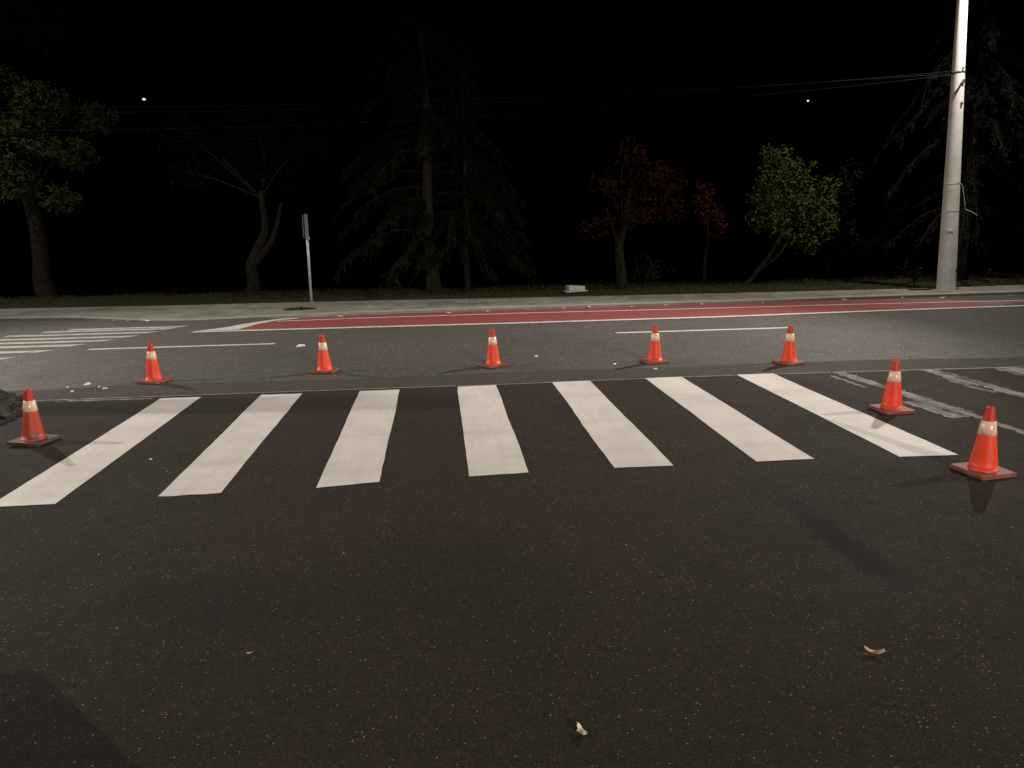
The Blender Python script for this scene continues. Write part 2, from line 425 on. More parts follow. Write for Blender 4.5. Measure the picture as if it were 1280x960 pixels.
# red cycle lane and its lines
def interp(pts, x):
    for a, b in zip(pts, pts[1:]):
        if a[0] <= x <= b[0]: return a[1] + (b[1] - a[1]) * (x - a[0]) / (b[0] - a[0])
    return pts[-1][1]
OUT = [(-4.15, 12.84), (-1.4, 12.66), (1.2, 12.48), (4.76, 12.31), (7.7, 12.33), (9.5, 12.32), (12, 12.25), (24, 11.7)]
INN = [(-3.0, 13.92), (-1.5, 13.96), (1.33, 13.86), (5.2, 13.54), (8.3, 13.33), (11, 13.04), (24, 12.4)]
low = [(x, interp(OUT, x) + .06) for x in (-3.42, -2, -.5, 1, 3, 5, 7, 8.4, 9.6)]
up = [(11.0, 12.86), (10.4, 13.1), (9.6, 13.90), (8.7, 14.04), (5.4, 14.16), (1.4, 14.47), (-1.5, 14.50), (-2.62, 14.36), (-3.02, 14.05), (-3.27, 13.55)]
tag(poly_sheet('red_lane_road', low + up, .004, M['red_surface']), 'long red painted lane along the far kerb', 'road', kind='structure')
def line_thing(name, pts, w, z, mat, label, group=None, jit=.012, seg=.2):
    V, Fc = offset_line(pts, w, z, jit, seg)
    return tag(fix_up(mesh_obj(name, V, Fc, M[mat])), label, 'road marking', group)
line_thing('lane_line', OUT, .15, .008, 'line_paint', 'long white edge line on the near side of the red lane')
line_thing('lane_line', INN, .085, .008, 'line_paint', 'thin pale line running inside the red lane near the kerb')
wd = poly_sheet('chevron_marking', [(-4.13, 12.925), (-3.72, 13.31), (-3.56, 13.66), (-3.27, 14.05), (-2.96, 14.35), (-2.70, 14.36), (-2.63, 14.29), (-3.03, 14.05), (-3.28, 13.55), (-3.43, 12.93)], .008, M['line_paint'])
tag(wd, 'white curved wedge marking at the pointed start of the red lane', 'road marking')
line_thing('lane_dash', [(-5.15, 11.31), (-2.46, 11.17)], .11, .004, 'line_paint', 'thin white lane dash behind the second cone from the left', 'white dashes on the main road')
line_thing('lane_dash', [(2.62, 10.94), (5.28, 10.80)], .11, .004, 'line_paint', 'thin white lane dash behind the cones on the right of the middle', 'white dashes on the main road')

# fresh zebra stripes
ords = ['leftmost white zebra stripe, beside the dirty cone', 'second fresh zebra stripe from the left', 'third fresh zebra stripe from the left', 'middle one of the seven fresh white zebra stripes',
        'third fresh zebra stripe from the right', 'second fresh zebra stripe from the right', 'rightmost fresh white zebra stripe, beside the two nearest cones']
nears = [(4.67, 4.67), (4.70, 4.70), (4.70, 4.75), (4.76, 4.77), (4.77, 4.75), (4.74, 4.73), (4.67, 4.64)]
fars = [(7.68, 7.66), (7.64, 7.61), (7.61, 7.60), (7.61, 7.61), (7.62, 7.62), (7.62, 7.62), (7.59, 7.58)]
for i in range(7):
    x0 = -2.86 + i - .01 * (i == 0); V = []; Fc = []; n = 36
    ph = rnd.random() * 9
    for k in range(n + 1):
        s = k / n
        def e(side): return .010 * noise.noise((s * 2.3, ph + side * 5, i)) + .004 * noise.noise((s * 14, ph + side * 3, i))
        ya = nears[i][0] + (fars[i][0] - nears[i][0]) * s; yb = nears[i][1] + (fars[i][1] - nears[i][1]) * s
        xa = x0 + e(0) + .004 * math.sin(s * 3 + i); xb = x0 + .405 + e(1)
        for m in range(5):
            q = m / 4
            V.append((xa + (xb - xa) * q, ya + (yb - ya) * q + (.012 * noise.noise((q * 4, ph, i + 7)) if k in (0, n) else 0), .0045))
    for k in range(n):
        for m in range(4):
            a = k * 5 + m; Fc.append((a, a + 1, a + 6, a + 5))
    o = mesh_obj('zebra_stripe', V, Fc, M['fresh_paint'])
    tag(o, ords[i], 'road marking', 'fresh white zebra stripes')

# worn older stripes to the right: only ragged edge strips of paint are left
def worn(parts, label):
    V = []; Fc = []
    for (x0, y0, x1, y1, w) in parts:
        v, f = offset_line([(x0, y0), (x1, y1)], w, .0045, .05, .06); b = len(V)
        V += v; Fc += [tuple(q + b for q in ff) for ff in f]
    tag(fix_up(mesh_obj('worn_stripe', V, Fc, M['half_paint'])), label, 'road marking', 'worn zebra stripes')
worn([(4.24, 7.46, 4.30, 6.55, .13), (4.30, 6.55, 4.36, 5.7, .15), (4.38, 5.7, 4.40, 4.75, .07), (4.08, 7.35, 4.10, 6.75, .06), (4.17, 6.15, 4.22, 5.55, .18)], 'worn flaking zebra stripe beside the second nearest cone on the right')
worn([(5.2, 7.42, 5.26, 6.6, .18), (5.27, 6.7, 5.30, 5.2, .16), (5.08, 7.0, 5.12, 6.3, .07)], 'worn flaking zebra stripe further right than the cones')
worn([(6.05, 7.35, 6.1, 5.0, .32)], 'worn zebra stripe cut by the right edge of the photo')
line_thing('worn_stripe', [(-3.92, 7.76), (-2.95, 7.69)], .05, .0045, 'half_paint', 'thin remnant of old paint between the dirty cone and first stripe', 'worn zebra stripes', .03, .06)

# thin stripes of the far crossing on the left
ends = [(-4.55, 13.66, 2.0), (-4.68, 13.41, 2.2), (-4.84, 13.02, 2.45), (-5.01, 12.58, 2.7), (-5.25, 12.19, 2.8), (-5.50, 11.79, 2.9), (-5.72, 11.28, 2.9), (-5.97, 10.70, 2.9)]
nm = ['farthest and faintest', 'second farthest', 'third farthest', 'fourth farthest', 'fourth nearest', 'third nearest', 'second nearest', 'nearest']
for (x, y, L), w_ in zip(ends, nm):
    V = []; Fc = []; n = 14; wd_ = .19
    for k in range(n + 1):
        s = k / n; px = x - L * s; py = y + .06 * L * s
        j = .012 * (rnd.random() - .5)
        V += [(px - .10 * (k == 0), py - wd_ / 2 + j, .0045), (px + .08 * (k == 0), py + wd_ / 2 + j, .0045)]
    for k in range(n): Fc.append((2 * k, 2 * k + 1, 2 * k + 3, 2 * k + 2))
    tag(fix_up(mesh_obj('far_crossing_stripe', V, Fc, M['far_paint'])), w_ + ' thin white stripe of the crossing over the main road', 'road marking', 'stripes of the far crossing')

# ------------------------------------------------------------------ traffic cones
def make_cone(dirty=False):
    root = empty('traffic_cone', (0, 0, 0))
    bm = bmesh.new()
    add_box(bm, (0, 0, .016), (.262, .262, .030), 0, .006)
    bm_obj('base', bm, M['cone_base_dark' if dirty else 'cone_base'], root)
    bm = bmesh.new()
    prof = [(.090, .031), (.0885, .036), (.0845, .042)]
    z0, z1, r0, r1 = .042, .352, .084, .0385
    for k in range(9):
        s = k / 8; prof.append((r0 + (r1 - r0) * s, z0 + (z1 - z0) * s))
    add_lathe(bm, prof, 40)
    bm_obj('body', bm, M['cone_dirty' if dirty else 'cone_orange'], root, True)
    bm = bmesh.new()
    rz = lambda z: r0 + (r1 - r0) * (z - z0) / (z1 - z0)
    add_lathe(bm, [(rz(.262) - .001, .262), (rz(.262) + .003, .263), (rz(.30) + .003, .30), (rz(.351) + .003, .351), (rz(.353) - .001, .353)], 40)
    bm_obj('reflective_sleeve', bm, M['reflective'], root, True)
    bm = bmesh.new()
    add_lathe(bm, [(rz(.352) + .0005, .352), (.0265, .425), (.0255, .434), (.022, .439), (.018, .439), (.0165, .432), (.016, .37), (.0, .368)], 32)
    bm_obj('tip', bm, M['cone_tip'], root, True)
    return root
def copy_tree(o, parent=None):
    c = o.copy(); COL.objects.link(c)
    if parent: c.parent = parent
    for ch in [q for q in o.children]: copy_tree(ch, c)
    return c
CG = 'orange traffic cones around the fresh crossing'
spots = [  # x, y, yaw, label
    (3.455, 4.285, 8, 'nearest orange traffic cone, at the near right corner past the rightmost stripe'),
    (3.825, 5.87, 3, 'orange traffic cone beside the worn stripe, second nearest on the right'),
    (3.97, 8.09, 14, 'orange traffic cone beyond the far end of the rightmost fresh stripe'),
    (2.505, 8.50, 8, 'orange traffic cone beyond the second fresh stripe from the right'),
    (.595, 8.69, 32, 'orange traffic cone beyond the middle zebra stripe, its base turned cornerwise'),
    (-1.385, 8.76, -12, 'orange traffic cone beyond the gap between second and third stripes from left'),
    (-3.255, 8.59, -20, 'orange traffic cone near white litter beyond the leftmost fresh stripe'),
]
proto = make_cone()
for i, (x, y, a, lb) in enumerate(spots):
    o = proto if i == 0 else copy_tree(proto)
    o.location = (x, y, .001); o.rotation_euler = (R(rnd.uniform(-1.2, 1.2)), R(rnd.uniform(-1.0, 1.0)), R(a))
    tag(o, lb, 'traffic cone', CG)
d = make_cone(True); d.location = (-3.35, 6.20, .006); d.rotation_euler = (0, R(2.8), R(-14))
tag(d, 'dirty smeared orange traffic cone with dark base beside the rubble', 'traffic cone', CG)

# ------------------------------------------------------------------ rubble and litter
def rubble(cx, cy, rx, ry, h):
    V = []; Fc = []
    nx, ny = 26, 26
    for i in range(nx + 1):
        for j in range(ny + 1):
            u = i / nx * 2 - 1; v = j / ny * 2 - 1; d = min(1, math.hypot(u, v))
            z = h * (1 - d * d) * (.75 + .6 * noise.noise((u * 3, v * 3, 1))) + .06 * (1 - d) * noise.noise((u * 11, v * 11, 4))
            V.append((cx + u * rx, cy + v * ry, max(z, 0) - .004 if d < 1 else -.01))
    for i in range(nx):
        for j in range(ny):
            a = i * (ny + 1) + j; Fc.append((a, a + ny + 1, a + ny + 2, a + 1))
    bm = bmesh.new()
    tmp = bpy.data.meshes.new('tmp'); tmp.from_pydata(V, [], Fc); bm.from_mesh(tmp); bpy.data.meshes.remove(tmp)
    for k in range(260):
        a = rnd.random() * 6.283; q = rnd.random() ** .6
        u, v = q * math.cos(a) * 1.02, q * math.sin(a) * 1.02
        s = rnd.uniform(.010, .045)
        r = bmesh.ops.create_icosphere(bm, subdivisions=1, radius=s)
        zc = h * max(0, 1 - q * q) * .85 + s * .2
        for vv in r['verts']:
            vv.co = Vector((vv.co.x * rnd.uniform(.6, 1.3), vv.co.y * rnd.uniform(.6, 1.3), vv.co.z * rnd.uniform(.4, .9)))
            vv.co += Vector((cx + u * rx, cy + v * ry, zc))
    o = bm_obj('rubble_pile', bm, M['rubble'])
    return o
tag(rubble(-4.78, 7.10, .80, 1.1, .35), 'dark heap of broken asphalt at the left edge beside the dirty cone', 'rubble pile')

def leaf_mesh(name, L, W, curl, mat, spiky=False):
    V = []; Fc = []; n = 8
    for k in range(n + 1):
        s = k / n; w = W * math.sin(math.pi * min(1, s * .97 + .015)) ** .8
        if spiky and k % 3 == 1: w *= 1.5
        x = (s - .5) * L; z = curl * (2 * s - 1) ** 2 * L
        V += [(x, -w, z + curl * L * .5), (x, 0, z), (x, w, z + curl * L * .7)]
    for k in range(n):
        for m in range(2):
            a = k * 3 + m; Fc.append((a, a + 1, a + 4, a + 3))
    b = len(V); V += [(L * .5, -.002, curl * L), (L * .5, .002, curl * L), (L * .72, 0, curl * L * 1.3)]; Fc.append((b, b + 1, b + 2))
    return mesh_obj(name, V, Fc, M[mat], smooth=True)
def put(o, x, y, z, rz, tilt=0, roll=0, s=1.0):
    o.location = (x, y, z); o.rotation_euler = (R(tilt), R(roll), R(rz)); o.scale = (s, s, s)
o = leaf_mesh('fallen_leaf', .052, .012, .24, 'dead_leaf'); put(o, 1.60, 2.43, .004, -25, -14, 0, 1.35)
tag(o, 'curled brown fallen leaf on the dark asphalt below the nearest cone', 'fallen leaf', 'fallen leaves on the asphalt')
o = leaf_mesh('fallen_leaf', .042, .010, .26, 'pale_leaf', True); put(o, .40, 2.13, .004, 108, 16, 0, 1.3)
tag(o, 'pale torn leaf at the bottom middle of the asphalt', 'fallen leaf', 'fallen leaves on the asphalt')
o = leaf_mesh('fallen_leaf', .022, .005, .12, 'dead_leaf'); put(o, -.82, 2.77, .005, 10)
tag(o, 'tiny dull leaf on the dark foreground asphalt to the left', 'fallen leaf', 'fallen leaves on the asphalt')
proto_leaf = leaf_mesh('gutter_leaf', .10, .030, .10, 'pale_leaf')
gl = 'small pale fallen leaf lying in the gutter under the far kerb'
k = 0
for x in [-6.2, -5.95, -5.7, -5.55, -1.9, -1.2, -.6, .15, .9, 1.7, 2.4, 2.9, 3.7, 4.4, 5.1, 6.3, 7.1, 8.0, 9.2, 9.9, 10.6, 11.3]:
    lf = proto_leaf if k == 0 else proto_leaf.copy()
    if k: COL.objects.link(lf)
    yk = interp([(p[0], p[1]) for p in KF], x)
    put(lf, x, yk - rnd.uniform(.05, .3), .012, rnd.uniform(0, 360), rnd.uniform(-15, 15), rnd.uniform(-10, 10), rnd.uniform(.6, 1.3))
    tag(lf, gl, 'fallen leaf', 'leaves in the far gutter'); k += 1
pl = 'small dry leaf scattered on the far concrete pavement'
for i in range(16):
    lf = proto_leaf.copy(); COL.objects.link(lf); x = rnd.uniform(-1.5, 9); ya = interp([(p[0], p[1]) for p in KF], x); yb = interp(KB, x)
    put(lf, x, ya + (yb - ya) * rnd.uniform(.25, .9), .088, rnd.uniform(0, 360), rnd.uniform(-10, 10), 0, rnd.uniform(.35, .7))
    tag(lf, pl, 'fallen leaf', 'leaves on the far pavement')
def scrap(x, y, s, label):
    bm = bmesh.new(); r = bmesh.ops.create_icosphere(bm, subdivisions=2, radius=1)
    ph = rnd.random() * 20
    for v in r['verts']:
        q = 1 + .45 * noise.noise(v.co * 1.7 + Vector((ph, 0, 0)))
        v.co = Vector((v.co.x * s * q, v.co.y * s * .6 * q, max(v.co.z, -.3) * s * .38 * q))
    o = bm_obj('litter_scrap', bm, M['litter']); put(o, x, y, s * .11, rnd.uniform(0, 180))
    tag(o, label, 'litter', 'white litter scraps')
scrap(-3.98, 8.60, .046, 'largest white litter scrap on the road between the two left cones')
for p in ((-4.15, 8.50, .022), (-3.98, 8.24, .026), (-3.78, 8.43, .024), (-3.68, 8.32, .030)):
    scrap(*p, 'small white litter crumb around the larger scrap by the left cones')
scrap(-2.02, 10.83, .065, 'white scrap on the main road between two cones and the dash')
scrap(1.18, 9.22, .035, 'faint pale scrap on the road right of the middle cone')
scrap(2.02, 8.49, .028, 'tiny pale scrap just left of the cone beyond the second stripe from right')
scrap(2.40, 8.10, .026, 'tiny pale scrap in front of the cone beyond the second stripe from right')
scrap(3.36, 7.49, .022, 'tiny pale scrap on the joint line between the two rightmost fresh stripes')
scrap(-2.20, 5.55, .014, 'white crumb on the leftmost fresh zebra stripe')

# concrete slab lump lying on the verge
bm = bmesh.new(); add_box(bm, (0, 0, .075), (.40, .26, .105), 0, .012); add_box(bm, (-.02, -.08, .012), (.52, .22, .03), R(6), .006)
for v in bm.verts: v.co += Vector((noise.noise(v.co * 9), noise.noise(v.co * 9 + Vector((5, 0, 0))), noise.noise(v.co * 9 + Vector((0, 7, 0))))) * .012; v.co.z -= .06 * (v.co.x) * (v.co.z > .06)
o = bm_obj('concrete_block', bm, M['stone']); o.location = (3.12, 17.05, .09); o.rotation_euler = (0, 0, R(8))
tag(o, 'pale broken concrete block lying on the grass verge', 'concrete block')

# ------------------------------------------------------------------ vegetation
def leaf_cloud(V, Fc, clumps, per, size, seed, aspect=.5, droop=.0, gap=-.05):
    rr = random.Random(seed)
    for (cx, cy, cz, rx, ry, rz_) in clumps:
        for _ in range(int(per * rx * rz_ * 4)):
            while True:
                p = Vector((rr.uniform(-1, 1), rr.uniform(-1, 1), rr.uniform(-1, 1)))
                if .15 < p.length < 1: break
            if noise.noise(Vector((p.x * 1.6 + cx, p.y * 1.6 + cy, p.z * 1.6 + cz)) * 1.3) < gap: continue
            c = Vector((cx + p.x * rx, cy + p.y * ry, cz + p.z * rz_))
            d = Vector((rr.gauss(0, 1), rr.gauss(0, 1), rr.gauss(0, .7) - droop)).normalized()
            a = d.cross(Vector((rr.gauss(0, 1), rr.gauss(0, 1), rr.gauss(0, 1)))).normalized()
            L = size * rr.uniform(.6, 1.35); W = L * aspect
            b = len(V); nrm = d.cross(a) * L * .12
            V += [tuple(c), tuple(c + d * L * .45 + a * W * .5 + nrm), tuple(c + d * L), tuple(c + d * L * .45 - a * W * .5 + nrm)]
            Fc.append((b, b + 1, b + 2, b + 3))

def tree(name, trunks, limbs, clumps, leafmat_, per, size, label, cat='tree', seed=1, aspect=.5, droop=0.0, extra=None, group=None):
    bx, by, bz = trunks[0][0][0]
    root = empty(name, (bx, by, bz))
    off = Vector((bx, by, bz))
    V = []; Fc = []
    for pts, rad in trunks:
        P_ = smooth_path([Vector(p) - off for p in pts]); n = len(P_)
        rr = []
        for i in range(n):
            s = i / (n - 1) * (len(rad) - 1); j = min(int(s), len(rad) - 2); rr.append(rad[j] + (rad[j + 1] - rad[j]) * (s - j))
        tube_data(V, Fc, P_, rr, 10, .16)
    for pts, r0, r1 in limbs:
        P_ = smooth_path([Vector(p) - off for p in pts], 3); n = len(P_)
        tube_data(V, Fc, P_, [r0 + (r1 - r0) * i / (n - 1) for i in range(n)], 6, .1)
    mesh_obj('trunk', V, Fc, M['bark'], root, True)
    V = []; Fc = []
    leaf_cloud(V, Fc, [(c[0] - off.x, c[1] - off.y, c[2] - off.z, *c[3:]) for c in clumps], per, size, seed, aspect, droop)
    mesh_obj('crown', V, Fc, M[leafmat_], root)
    if extra:
        for nm_, mt_, cl in extra:
            V = []; Fc = []
            leaf_cloud(V, Fc, [(c[0] - off.x, c[1] - off.y, c[2] - off.z, *c[3:]) for c in cl], per, size, seed + 9, aspect, droop)
            mesh_obj(nm_, V, Fc, M[mt_], root)
    return tag(root, label, cat, group)

def auto_limbs(base, clumps, r=.03, seed=3):
    rr = random.Random(seed); out = []
    for c in clumps:
        e = Vector(c[:3]) + Vector((rr.uniform(-.3, .3), rr.uniform(-.3, .3), rr.uniform(-.2, .2)))
        b = Vector(base); m = b.lerp(e, .5) + Vector((rr.uniform(-.15, .15), rr.uniform(-.15, .15), .15))
        out.append(([b, m, e], r, r * .25))
        for k in range(4):
            q = m.lerp(e, rr.uniform(.2, 1)); d = Vector((rr.uniform(-1, 1) * c[3], rr.uniform(-1, 1) * c[4], rr.uniform(-.6, .9) * c[5])) * .8
            out.append(([q, q + d * .5 + Vector((0, 0, .05)), q + d], r * .4, r * .12))
    return out

# far left broad tree
cl = [(-10.9, 20.7, 3.1, .75, .8, .55), (-10.2, 20.6, 4.0, .85, .8, .6), (-11.2, 20.8, 4.5, .9, .8, .75), (-9.7, 20.7, 4.9, .7, .7, .55), (-10.8, 20.6, 5.4, .8, .8, .5), (-9.2, 20.9, 3.7, .6, .6, .4),
      (-11.9, 20.9, 3.8, .7, .7, .6), (-8.7, 21.2, 4.6, .6, .6, .4), (-11.4, 21.0, 6.5, .9, .9, .6), (-10.0, 21.2, 6.9, .9, .9, .7), (-12.3, 21.2, 5.4, .8, .8, .7), (-9.7, 21.0, 2.6, .5, .6, .35)]
tree('broadleaf_tree', [([(-10.42, 21.0, -.05), (-10.46, 21.0, .6), (-10.40, 21.0, 1.6), (-10.5, 21.0, 2.8), (-10.6, 21.0, 4.6)], [.27, .22, .19, .16, .08])], auto_limbs((-10.45, 21.0, 2.4), cl, .05),
     cl, 'leaf_grey', 800, .13, 'large grey green tree with a thick straight trunk at the far left', seed=11, droop=.6, aspect=.38)
# crooked leaning trunk, crown in the dark
cl = [(-4.0, 19.4, 3.0, .8, .8, .5), (-5.0, 19.5, 3.4, .9, .9, .5), (-3.2, 19.6, 3.6, .9, .9, .5), (-4.3, 19.7, 4.2, 1.1, 1, .6), (-5.9, 19.7, 3.0, .7, .8, .4), (-6.2, 20, 4.0, .8, .8, .5)]
tree('broadleaf_tree', [([(-4.68, 19.2, -.05), (-4.60, 19.2, .35), (-4.62, 19.2, .8), (-4.40, 19.2, 1.25), (-4.22, 19.25, 1.7), (-4.25, 19.3, 2.6)], [.22, .15, .13, .11, .09, .05]),
     ([(-4.55, 19.2, .85), (-4.28, 19.15, 1.1), (-3.98, 19.15, 1.55), (-3.75, 19.2, 2.3)], [.10, .08, .065, .03])], auto_limbs((-4.25, 19.3, 2.4), cl, .035),
     cl, 'leaf_dim', 520, .10, 'dim crooked tree with a forked leaning trunk behind the edge-on sign', seed=12)
# red maple
cl = [(4.65, 17.25, 1.75, .55, .5, .35), (5.15, 17.3, 2.15, .55, .5, .4), (4.35, 17.3, 2.35, .5, .5, .4), (4.85, 17.3, 2.75, .55, .5, .4), (4.45, 17.4, 3.2, .4, .4, .35), (5.5, 17.4, 1.8, .35, .4, .25), (3.75, 17.5, 1.5, .45, .5, .3), (5.5, 17.5, 2.6, .4, .4, .3), (3.9, 17.5, 2.5, .4, .4, .35)]
tree('red_maple_tree', [([(4.36, 17.6, .0), (4.34, 17.6, .4), (4.28, 17.6, 1.0), (4.42, 17.6, 1.7), (4.55, 17.6, 2.5)], [.17, .125, .10, .075, .03]),
     ([(4.30, 17.6, .9), (4.15, 17.6, 1.4), (3.95, 17.55, 2.0)], [.06, .045, .02])], auto_limbs((4.4, 17.6, 1.5), cl, .025),
     cl, 'leaf_red', 620, .075, 'dark tree with red autumn leaves right of the pale concrete block', seed=13, aspect=.75)
cl = [(6.55, 17.7, 1.75, .38, .35, .35), (6.35, 17.8, 2.2, .32, .3, .35), (6.75, 17.7, 1.4, .25, .3, .2)]
tree('red_maple_tree', [([(6.55, 18.0, .0), (6.52, 18.0, .6), (6.55, 17.9, 1.2), (6.45, 17.85, 2.0)], [.05, .04, .03, .012])], auto_limbs((6.53, 17.9, 1.2), cl, .014),
     cl, 'leaf_orange', 700, .07, 'slim young tree with orange red leaves between red and green trees', seed=14, aspect=.7)
# low bush beside the red maple
cl = [(4.9, 17.5, .55, .45, .4, .4), (5.25, 17.5, .45, .35, .35, .3)]
tree('low_bush', [([(4.95, 17.6, .02), (4.95, 17.6, .25), (5.0, 17.55, .5)], [.03, .02, .01])], auto_limbs((4.95, 17.6, .2), cl, .012),
     cl, 'leaf_dark', 420, .07, 'low dark leafy bush at the foot of the red leaved tree', 'bush', seed=15)
# green leaning tree
cl = [(7.75, 17.3, 1.62, .5, .5, .36), (8.35, 17.3, 1.35, .55, .5, .38), (8.15, 17.3, 2.1, .62, .55, .48), (8.85, 17.3, 1.95, .58, .5, .48), (7.65, 17.4, 2.15, .40, .4, .38), (7.9, 17.3, 2.7, .48, .45, .42), (8.5, 17.35, 2.65, .46, .4, .38),
      (9.15, 17.3, 1.45, .42, .4, .40), (7.75, 17.3, 3.05, .24, .3, .22), (9.3, 17.4, 2.35, .28, .3, .25), (8.75, 17.3, 1.0, .4, .4, .25), (8.15, 17.35, 3.1, .22, .3, .2)]
tree('green_leafy_tree', [([(7.30, 17.4, .02), (7.48, 17.4, .20), (7.68, 17.4, .48), (7.90, 17.4, .75), (8.12, 17.4, 1.15), (8.35, 17.4, 1.9)], [.075, .058, .05, .045, .038, .016]),
     ([(7.62, 17.4, .42), (7.92, 17.42, .58), (8.22, 17.42, .85), (8.5, 17.4, 1.3)], [.045, .035, .03, .014])], auto_limbs((8.15, 17.4, 1.2), cl, .018),
     cl, 'leaf_green', 900, .078, 'small yellow green tree with a slender forked leaning trunk', seed=16, aspect=.55)
# dim bush behind it
cl = [(10.1, 18.4, 1.2, .55, .6, .5), (9.95, 18.5, 2.0, .6, .6, .6), (10.4, 18.6, 2.6, .5, .5, .5), (9.9, 18.6, .7, .35, .4, .35)]
tree('dark_leafy_tree', [([(10.05, 18.6, -.02), (10.1, 18.6, .6), (10.0, 18.6, 1.4), (10.15, 18.6, 2.3)], [.07, .055, .04, .015])], auto_limbs((10.05, 18.6, 1.0), cl, .02),
     cl, 'leaf_dark', 380, .09, 'dim tree half hidden behind the yellow green tree', seed=17)

def conifer(name, base, h, trunk_r, rmax, z0, mat, n_br, label, seed, droop=.55, gap=None, lean=(0, 0), group=None):
    rr = random.Random(seed); root = empty(name, base); V = []; Fc = []; NV = []; NF = []
    P_ = [Vector((lean[0] * z + .03 * math.sin(z * 1.3 + seed), lean[1] * z, z)) for z in [h * i / 14 for i in range(15)]]
    rads = [trunk_r * (1.35 if i == 0 else 1) * (1 - i / 14.5) for i in range(15)]
    tube_data(V, Fc, P_, rads, 12, .12)
    for b in range(n_br):
        s = (b + rr.random()) / n_br; z = z0 + (h * .97 - z0) * s ** 1.15
        a = rr.uniform(0, 2 * math.pi)
        L = rmax * (1 - s) ** .6 * rr.choice((rr.uniform(.3, .6), rr.uniform(.7, 1.15), rr.uniform(.75, 1.1))) + .15
        dr = droop * L * rr.uniform(.75, 1.3)
        ca, sa = math.cos(a), math.sin(a)
        c0 = Vector((lean[0] * z, lean[1] * z, z)); pts = []
        for k in range(8):
            q = k / 7
            pts.append(c0 + Vector((ca * L * q, sa * L * q, .16 * L * math.sin(q * 2.2) - dr * q ** 1.8)) + Vector((rr.gauss(0, .02), rr.gauss(0, .02), 0)))
        tube_data(NV, NF, smooth_path(pts, 1), [max(.006, .035 * L / rmax * (1 - k / 7.6)) for k in range(8)], 5)
        for p in pts: p.z = max(p.z, .85 + .25 * math.sin(p.x * 3 + p.y * 2))
        # hanging twigs with needles
        for k in range(int(14 + 24 * L)):
            q = rr.uniform(.0, 1) ** .8; i = min(int(q * 7), 6); p = pts[i].lerp(pts[i + 1], q * 7 - i)
            sl = rr.uniform(.12, .42) * (.6 + .6 * q); side = rr.uniform(-.7, .7)
            d = Vector((ca * .45 - sa * side, sa * .45 + ca * side, -1.0 + rr.uniform(-.3, .5))).normalized()
            nn = int(5 + sl * 34)
            for m in range(nn):
                t_ = m / nn; c = p + d * sl * t_
                e = (d * .8 + Vector((rr.gauss(0, .75), rr.gauss(0, .75), rr.gauss(0, .5)))).normalized()
                w = e.cross(Vector((rr.gauss(0, 1), rr.gauss(0, 1), rr.gauss(0, 1)))).normalized() * .014
                ln_ = rr.uniform(.045, .095); bb = len(NV)
                NV.extend([tuple(c - w), tuple(c + w), tuple(c + e * ln_)]); NF.append((bb, bb + 1, bb + 2))
    mesh_obj('trunk', V, Fc, M['bark'], root, True)
    mesh_obj('crown', NV, NF, M[mat], root)
    return tag(root, label, 'tree', group)
conifer('spruce_tree', (-.15, 17.97, -.02), 8.0, .165, 2.3, 1.35, 'needle', 96, 'tall dark spruce with a thick bare lower trunk near the middle', 21, .5)
conifer('spruce_tree', (.69, 17.88, -.02), 6.0, .075, 1.5, 1.05, 'needle', 56, 'smaller spruce with a thin trunk right beside the tall middle spruce', 22, .75)
conifer('spruce_tree', (12.45, 16.9, -.02), 8.5, .17, 2.5, 1.7, 'needle_brown', 74, 'drooping brownish conifer behind the concrete pole', 23, .85)

def shrub(x, y, h, n, mat, label, seed, size=.07, name='small_shrub'):
    rr = random.Random(seed); root = empty(name, (x, y, .07)); V = []; Fc = []; LV = []; LF = []
    for k in range(n):
        a = rr.uniform(0, 6.283); e = Vector((math.cos(a) * h * rr.uniform(.1, .4), math.sin(a) * h * rr.uniform(.1, .4), h * rr.uniform(.6, 1)))
        m = e * .5 + Vector((0, 0, .08 * h)); P_ = smooth_path([(0, 0, 0), m, e], 3)
        tube_data(V, Fc, P_, [.006 * (1 - i / 8) + .001 for i in range(len(P_))], 5)
        for q in range(9):
            p = P_[rr.randint(2, len(P_) - 1)]
            d = Vector((rr.gauss(0, 1), rr.gauss(0, 1), rr.gauss(.1, .6))).normalized(); w = d.cross(Vector((0, 0, 1))).normalized()
            L = size * rr.uniform(.7, 1.4); b = len(LV)
            LV += [tuple(p), tuple(p + d * L * .5 + w * L * .35), tuple(p + d * L - Vector((0, 0, L * .2))), tuple(p + d * L * .5 - w * L * .35)]; LF.append((b, b + 1, b + 2, b + 3))
    mesh_obj('stem', V, Fc, M['bark'], root); mesh_obj('foliage', LV, LF, M[mat], root)
    return tag(root, label, 'shrub')
shrub(10.62, 15.85, .44, 13, 'leaf_green', 'small bright yellow green shrub just left of the concrete pole', 31, .085)
shrub(12.45, 15.95, .30, 6, 'leaf_grey', 'tiny dim shrub on the verge to the right of the concrete pole', 32, .07)

# low weeds at the foot of the sign post
V = []; Fc = []
for k in range(520):
    a = rnd.uniform(-1, 1); x = a * .33; y = rnd.uniform(-.09, .09) * (1 - abs(a)); hgt = rnd.uniform(.02, .075) * (1.1 - abs(a) * .7)
    dx, dy = rnd.gauss(0, .03), rnd.gauss(0, .03); w = rnd.uniform(.004, .010); b = len(V); c_, s_ = rnd.uniform(-1, 1), rnd.uniform(-1, 1)
    V += [(x - w * c_, y - w * s_, 0), (x + w * c_, y + w * s_, 0), (x + dx, y + dy, hgt)]; Fc.append((b, b + 1, b + 2))
wv = mesh_obj('weed_clump', V, Fc, M['leaf_dark']); wv.location = (-2.83, 15.32, .066)
tag(wv, 'low dark green weed clump growing in the pavement by the sign post', 'weeds')

